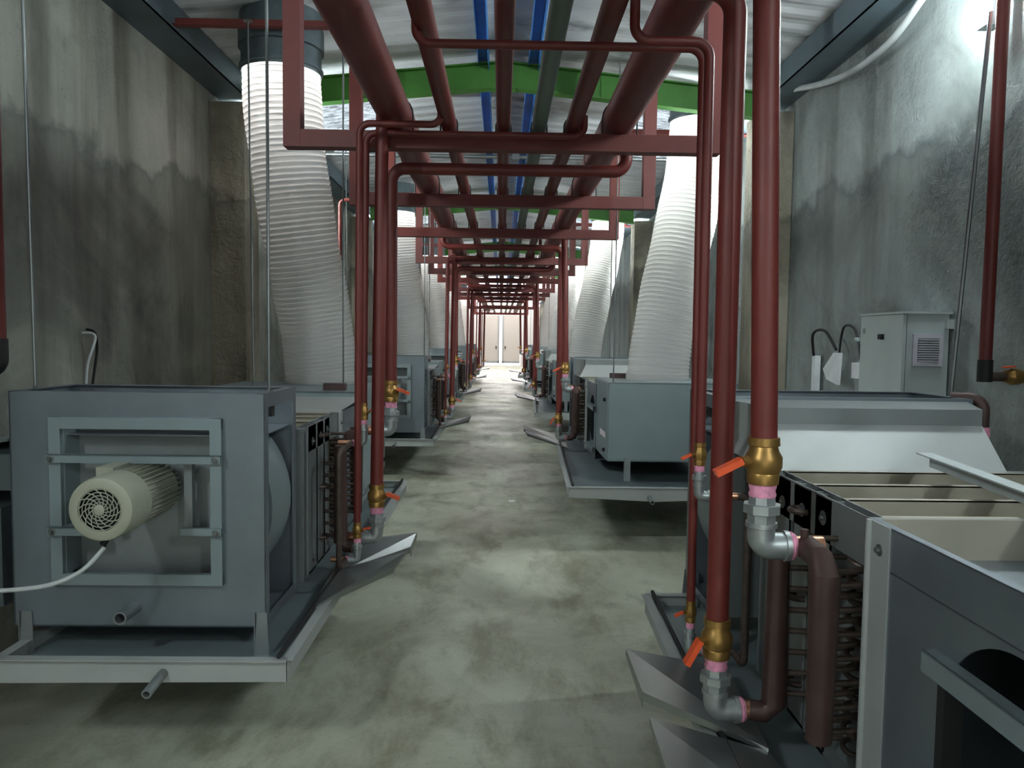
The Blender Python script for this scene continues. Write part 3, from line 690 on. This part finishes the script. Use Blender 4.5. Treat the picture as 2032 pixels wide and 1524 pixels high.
# red angle bars bracing the hoses at roof level
a0 = MB().box(-0.62, 0.62, 0, 0.006, 0, 0.06).box(-0.62, 0.62, -0.05, 0.0, 0, 0.006).build('bracing_angle', 'red_dark', None, False); a0.location = (-1.76, 5.10, 3.60)
series(a0, P, ['red steel angle holding the roof collar of the left hose, ' + n_ for n_ in NTH], 'steel angle', 'red bracing angles')
a1 = MB().box(-0.62, 0.62, 0, 0.006, 0, 0.06).box(-0.62, 0.62, -0.05, 0.0, 0, 0.006).build('bracing_angle', 'red_dark', None, False); a1.location = (1.76, 7.30, 3.54)
series(a1, P, ['red steel angle holding the roof collar of the right hose, ' + n_ for n_ in NTH[:4]], 'steel angle', 'red bracing angles')

# ================================================================== hanger rods
def rod(x, y, z0, z1, label, r=0.006, lean=0.0, disc=False):
    m_ = MB().tube([(0, 0, 0), (lean, 0, z1 - z0)], r, 8)
    R0 = empty('hanger_rod', (x, y, z0)); m_.build('rod', 'rod', R0)
    MB().lathe((0, 0, 0.0), (0, 0, 1), [(0, .016), (.003, .016), (.003, .009), (.012, .009)], 6).build('nut', 'rod', R0)
    if disc: MB().lathe((lean, 0, z1 - z0 - .004), (0, 0, 1), [(0, .028), (.004, .028)], 16).build('washer', 'rod', R0)
    tag(R0, label, 'hanger rod', 'threaded hanger rods'); return R0
top = 3.72
for k in range(4):
    n_ = NTH[k]; y = P * k
    rod(-1.77, 2.90 + y, 1.384, 3.78, 'threaded hanger rod at the wall corner of the left fan cabinet ' + n_, .006, -.02)
    rod(-0.885, 2.90 + y, 1.384, 3.86, 'threaded hanger rod at the aisle corner of the left fan cabinet ' + n_, .006, 0.0)
    rod(-1.62, 4.98 + y, 1.25, 3.60, 'threaded hanger rod left of the left hose ' + n_, .006, -.02, True)
    rod(-1.02, 4.92 + y, 1.25, 3.86, 'threaded hanger rod in front of the left hose ' + n_, .006, 0)
    rod(0.93, 6.20 + y, 1.25, 3.85, 'threaded hanger rod on the right plenum corner, bay ' + ['one', 'two', 'three', 'four'][k] + ' from the camera', .005)
    rod(1.32, 3.28 + 5.87 + y, 1.384, 3.80, 'threaded hanger rod on a right-hand fan cabinet, bay ' + ['one', 'two', 'three', 'four'][k] + ' past the first', .006)
rod(2.03, 3.50, 0.0, 3.11, 'dark conduit rod dropping from the right wall lamp', .010, .18)

# ================================================================== wall side red pipes
def wallpipe(x, y, sx, label):
    R0 = empty('wall_drop_pipe', (x, y, 0))
    MB().tube([(0, 0, 1.50), (0.0, 0, 3.72)], .027, 20).build('red_pipe', 'red', R0)
    e = MB().lathe((0, 0, 1.53), (0, 0, -1), [(0, .032), (.10, .032)], 18); e.build('tee', 'black', R0)
    MB().tube([(0.02, 0, 1.455), (0.10, 0, 1.455)], .022, 14).build('nipple', 'coiltube', R0)
    v = MB().lathe((0.09, 0, 1.455), (1, 0, 0), [(0, .028), (.02, .030), (.03, .038), (.06, .038), (.075, .03), (.10, .03)], 14).build('valve', 'brass', R0)
    MB().plate([(0.08, -.02, 1.50), (.13, -.02, 1.505), (.13, .01, 1.505), (.08, .01, 1.50)], .006).build('lever', 'lever', v)
    tag(R0, label, 'pipe', 'wall side pipe drops'); return R0
wr = wallpipe(2.20, 3.40, 1, 'red pipe coming down beside the grey electrical enclosure by the right wall')
wl = empty('wall_drop_pipe', (-2.195, 3.35, 0)); MB().tube([(0, 0, 1.53), (0, 0, 3.72)], .026, 20).build('red_pipe', 'red', wl)
MB().tube(fillet([(0, 0, 1.57), (0, 0, 1.44), (-.1, .0, 1.42)], .05), .032, 18).build('elbow', 'black', wl); tag(wl, 'red pipe with black elbow at the left edge of the view', 'pipe', 'wall side pipe drops')
bp = empty('branch_pipe', (1.93, 2.98, 0))
MB().tube(fillet([(-.08, .08, 1.38), (0.0, 0, 1.385), (0.0, 0, 1.02)], .05), .024, 16).build('copper_pipe', 'copper', bp)
vv = MB().lathe((0, 0, 1.22), (0, 0, -1), [(0, .028), (.03, .034), (.07, .034), (.10, .027)], 14).build('valve', 'brass', bp)
MB().lathe((0, 0, 1.27), (0, 0, -1), [(0, .027), (.04, .028)], 14).build('sealant_tape', 'tape', bp)
MB().box(-.07, -.03, -.03, .01, 1.16, 1.20).build('lever', 'brass', vv, False)
tag(bp, 'brown copper branch pipe with brass valve behind the nearest right fan cabinet', 'pipe')

# small orange pipe on the left beside the second frame
op = MB().tube(fillet([(0.46, 0, 2.88), (0, 0, 2.88), (0, 0, 1.22)], .05), .017, 14).build('branch_pipe', 'red'); op.location = (-1.53, 7.23, 0)
tag(op, 'thin red branch pipe from a frame post behind the nearest left hose', 'pipe')
# galvanised conduit across the hall
gc = empty('cross_conduit', (0, 8.5, 3.60)); MB().tube([(-2.38, 0, 0), (2.38, 0, 0)], .022, 14).build('conduit', 'rod', gc)
MB().box(.10, .18, -.03, .03, -.03, .03).build('junction_fitting', 'rod', gc, False)
tag(gc, 'grey steel conduit crossing the hall behind the nearest pipe frames', 'conduit')
# sagging hose on the right wall
pts = []
SP = [(6.25, 3.60), (6.1, 3.60), (5.7, 3.50), (5.26, 3.41), (4.9, 3.38), (4.55, 3.40), (4.25, 3.50), (4.0, 3.60), (3.6, 3.66), (3.3, 3.66)]
for i in range(1, len(SP) - 2):
    for q in range(6):
        t_ = q / 6; A_ = [Vector((0, p[0] - 6.2, p[1] - 3.60)) for p in SP[i - 1:i + 3]]
        pts.append(0.5 * ((2 * A_[1]) + (A_[2] - A_[0]) * t_ + (2 * A_[0] - 5 * A_[1] + 4 * A_[2] - A_[3]) * t_ * t_ + (3 * A_[1] - A_[0] - 3 * A_[2] + A_[3]) * t_ ** 3))
sg = MB().tube(pts, .022, 12).build('sagging_conduit', 'cable'); sg.location = (2.30, 6.2, 3.60); tag(sg, 'grey flexible conduit sagging under the right eave channel', 'conduit')

# ================================================================== electrical enclosure and bits on the right wall
en = empty('electrical_enclosure', (2.275, 4.0, 1.12))
MB().box(-0.115, 0.11, 0, 0.48, 0, 0.645).build('cabinet_body', 'enclosure', en, False)
dd = MB().box(-0.135, -0.117, 0.004, 0.476, 0.004, 0.635).build('cabinet_door', 'enclosure', en, False)
MB().box(-0.155, -.135, .20, .235, .50, .53).build('switch_knob', 'black', dd, False)
MB().box(-0.1362, -.135, .42, .45, .535, .565).build('label_plate', 'casing', dd, False)
MB().box(-0.14, .12, -.012, .485, .638, .65).build('rain_lip', 'enclosure', en, False)
vt = MB().box(-0.085, 0.075, -0.014, 0, 0.36, 0.53); vt.build('vent_frame', 'vent', en, False)
sl = MB()
for j in range(10): sl.box(-0.062, 0.052, -0.020, -0.014, 0.385 + j * .0125, 0.390 + j * .0125)
sl.build('vent_slats', 'vent', en, False); MB().box(-0.062, 0.052, -0.0155, -0.0138, .383, .508).build('vent_recess', 'casing', en, False)
for z in (.10, .56):
    MB().box(.085, .125, -.02, .0, z, z + .05).build('mounting_lug', 'enclosure', en, False)
for z in (.15, .50): MB().lathe((-.15, .47, z), (0, 1, 0), [(0, .012), (.03, .012)], 10).build('hinge', 'enclosure', en)
tag(en, 'light grey electrical enclosure with louvred side vent on the right wall', 'electrical box')
jb = MB().box(-.05, .05, -.05, .05, -.05, .05).build('junction_box', 'white', None, False); jb.location = (2.34, 4.85, 1.42); tag(jb, 'small white junction box on the wall beside the grey enclosure', 'junction box')
pb = MB().plate([(0, .10, -.09), (0, -.08, -.12), (0, -.10, .10), (0, .0, .10), (0, .16, -.02)], .02).build('bent_bracket', 'white', None, False); pb.location = (2.30, 5.2, 1.43); tag(pb, 'bent white metal bracket hanging on the right wall', 'bracket')
ws = MB().box(-.02, .02, -.03, .03, 0, .42).build('wall_strip', 'white', None, False); ws.location = (2.36, 5.62, 1.08); tag(ws, 'upright white strip on the right wall left of the bent bracket', 'strip')
def cable(pts, r, label, mat='black', name='cable'):
    # smooth catmull
    P_ = [Vector(p) for p in pts]; o_ = []
    for i in range(len(P_) - 1):
        a, b_, c_, d = P_[max(i - 1, 0)], P_[i], P_[i + 1], P_[min(i + 2, len(P_) - 1)]
        for q in range(8):
            t_ = q / 8; o_.append(0.5 * ((2 * b_) + (c_ - a) * t_ + (2 * a - 5 * b_ + 4 * c_ - d) * t_ * t_ + (3 * b_ - a - 3 * c_ + d) * t_ ** 3))
    o_.append(P_[-1]); base_ = o_[0].copy()
    ob = MB().tube([p - base_ for p in o_], r, 8).build(name, mat); ob.location = base_; tag(ob, label, 'cable'); return ob
cable([(2.34, 5.62, 1.50), (2.30, 5.55, 1.66), (2.30, 5.35, 1.68), (2.32, 5.2, 1.55)], .010, 'black cable loop on the wall behind the bent bracket')
cable([(2.33, 5.18, 1.50), (2.32, 5.10, 1.70), (2.33, 4.95, 1.68), (2.335, 4.86, 1.47)], .008, 'black cable arching down to the white junction box')
cable([(-1.335, 2.545, .875), (-1.40, 2.50, .80), (-1.52, 2.45, .765), (-1.75, 2.42, .775), (-2.05, 2.5, .86), (-2.38, 2.7, .95)], .0075, 'grey cable looping from the nearest cream motor to the left wall', 'cable')
cable([(-2.385, 4.4, 1.62), (-2.33, 4.38, 1.60), (-2.34, 4.42, 1.5), (-2.36, 4.4, 1.28), (-2.37, 4.45, 1.20)], .008, 'black cable end poking out of the left wall')
cable([(-2.385, 4.35, 1.60), (-2.30, 4.33, 1.58), (-2.33, 4.3, 1.42), (-2.36, 4.33, 1.25)], .007, 'white cable end poking out of the left wall', 'white')

# pale angle bar lying over the nearest right coil
ab = MB(); d0 = V(0, 0, 0); d1 = V(-0.05, -0.95, -.03)
ab.beam(d0, d1, 0.045, 0.004); ab.beam(d0 + V(.022, 0, -.02), d1 + V(.022, 0, -.02), 0.004, 0.045)
abo = ab.build('angle_bar', 'pale', None, False); abo.location = (1.31, 2.30, 1.262); tag(abo, 'pale steel angle bar lying across the nearest right coil top', 'angle bar')
# scrap of paper
sc = MB().box(-.03, .03, -.035, .035, 0, .003).build('paper_scrap', 'white', None, False); sc.location = (.125, 7.35, 0.001); sc.rotation_euler = (0, 0, .3); tag(sc, 'small white paper scrap on the aisle floor', 'scrap')
# low grey duct piece between nearest left cabinet and the wall
gd = empty('side_duct', (-2.17, 3.05, 0))
MB().plate([(-.20, 0, 1.10), (.19, 0, 1.17), (.19, .6, 1.17), (-.20, .6, 1.10)], .01).box(-.20, .19, .05, .6, .95, 1.10).build('duct_top', 'steel_fine', gd, False)
MB().box(-.20, .19, -.05, .6, .50, .90).build('duct_body', 'steel', gd, False)
tag(gd, 'low grey duct piece squeezed between the left wall and nearest fan cabinet', 'duct')

# ================================================================== wall luminaires
def lamp(x, y, z, sx, label, L=.62):
    R0 = empty('wall_lamp', (x, y, z))
    b_ = MB().box(.0 * sx, .06 * sx, -.035, .035, -L / 2, L / 2); b_.build('lamp_body', 'lampbody', R0, False)
    MB().box(-.02 * sx, .06 * sx, -.04, .04, -L / 2 - .03, -L / 2).build('end_cap', 'lampbody', R0, False)
    MB().box(-.02 * sx, .06 * sx, -.04, .04, L / 2, L / 2 + .03).build('end_cap', 'lampbody', R0, False)
    MB().tube([(-.025 * sx, 0, -L / 2), (-.025 * sx, 0, L / 2)], .040, 14).build('diffuser', 'lamp', R0)
    MB().beam((.05 * sx, 0, 0), (.07 * sx, 0, 0), .03, .03).build('wall_bracket', 'lampbody', R0, False)
    tag(R0, label, 'lamp', 'wall lamps'); return R0
lamp(2.27, 0.45, 3.35, 1, 'bright wall lamp on the right wall beside the camera, out of view')
lamp(2.25, 3.60, 3.31, 1, 'bright wall lamp high on the right wall at the top of the view', .40)
lamp(2.27, -1.9, 3.30, 1, 'added fill lamp on the right wall behind the camera')  # unseen lamp, added to brighten the near end
for k in range(3):  # lamps added out of sight behind the pilasters to light the hall
    w3 = ['nearest', 'second', 'third'][k]
    lamp(2.33, 6.86 + P * k, 3.10, 1, 'unseen fill lamp added behind the %s right pilaster' % w3)
    lamp(-2.33, 6.86 + P * k, 3.10, -1, 'unseen fill lamp added behind the %s left pilaster' % w3)
lamp(-2.27, -0.4, 3.30, -1, 'added fill lamp on the left wall behind the camera')  # added out of view as extra fill for the foreground
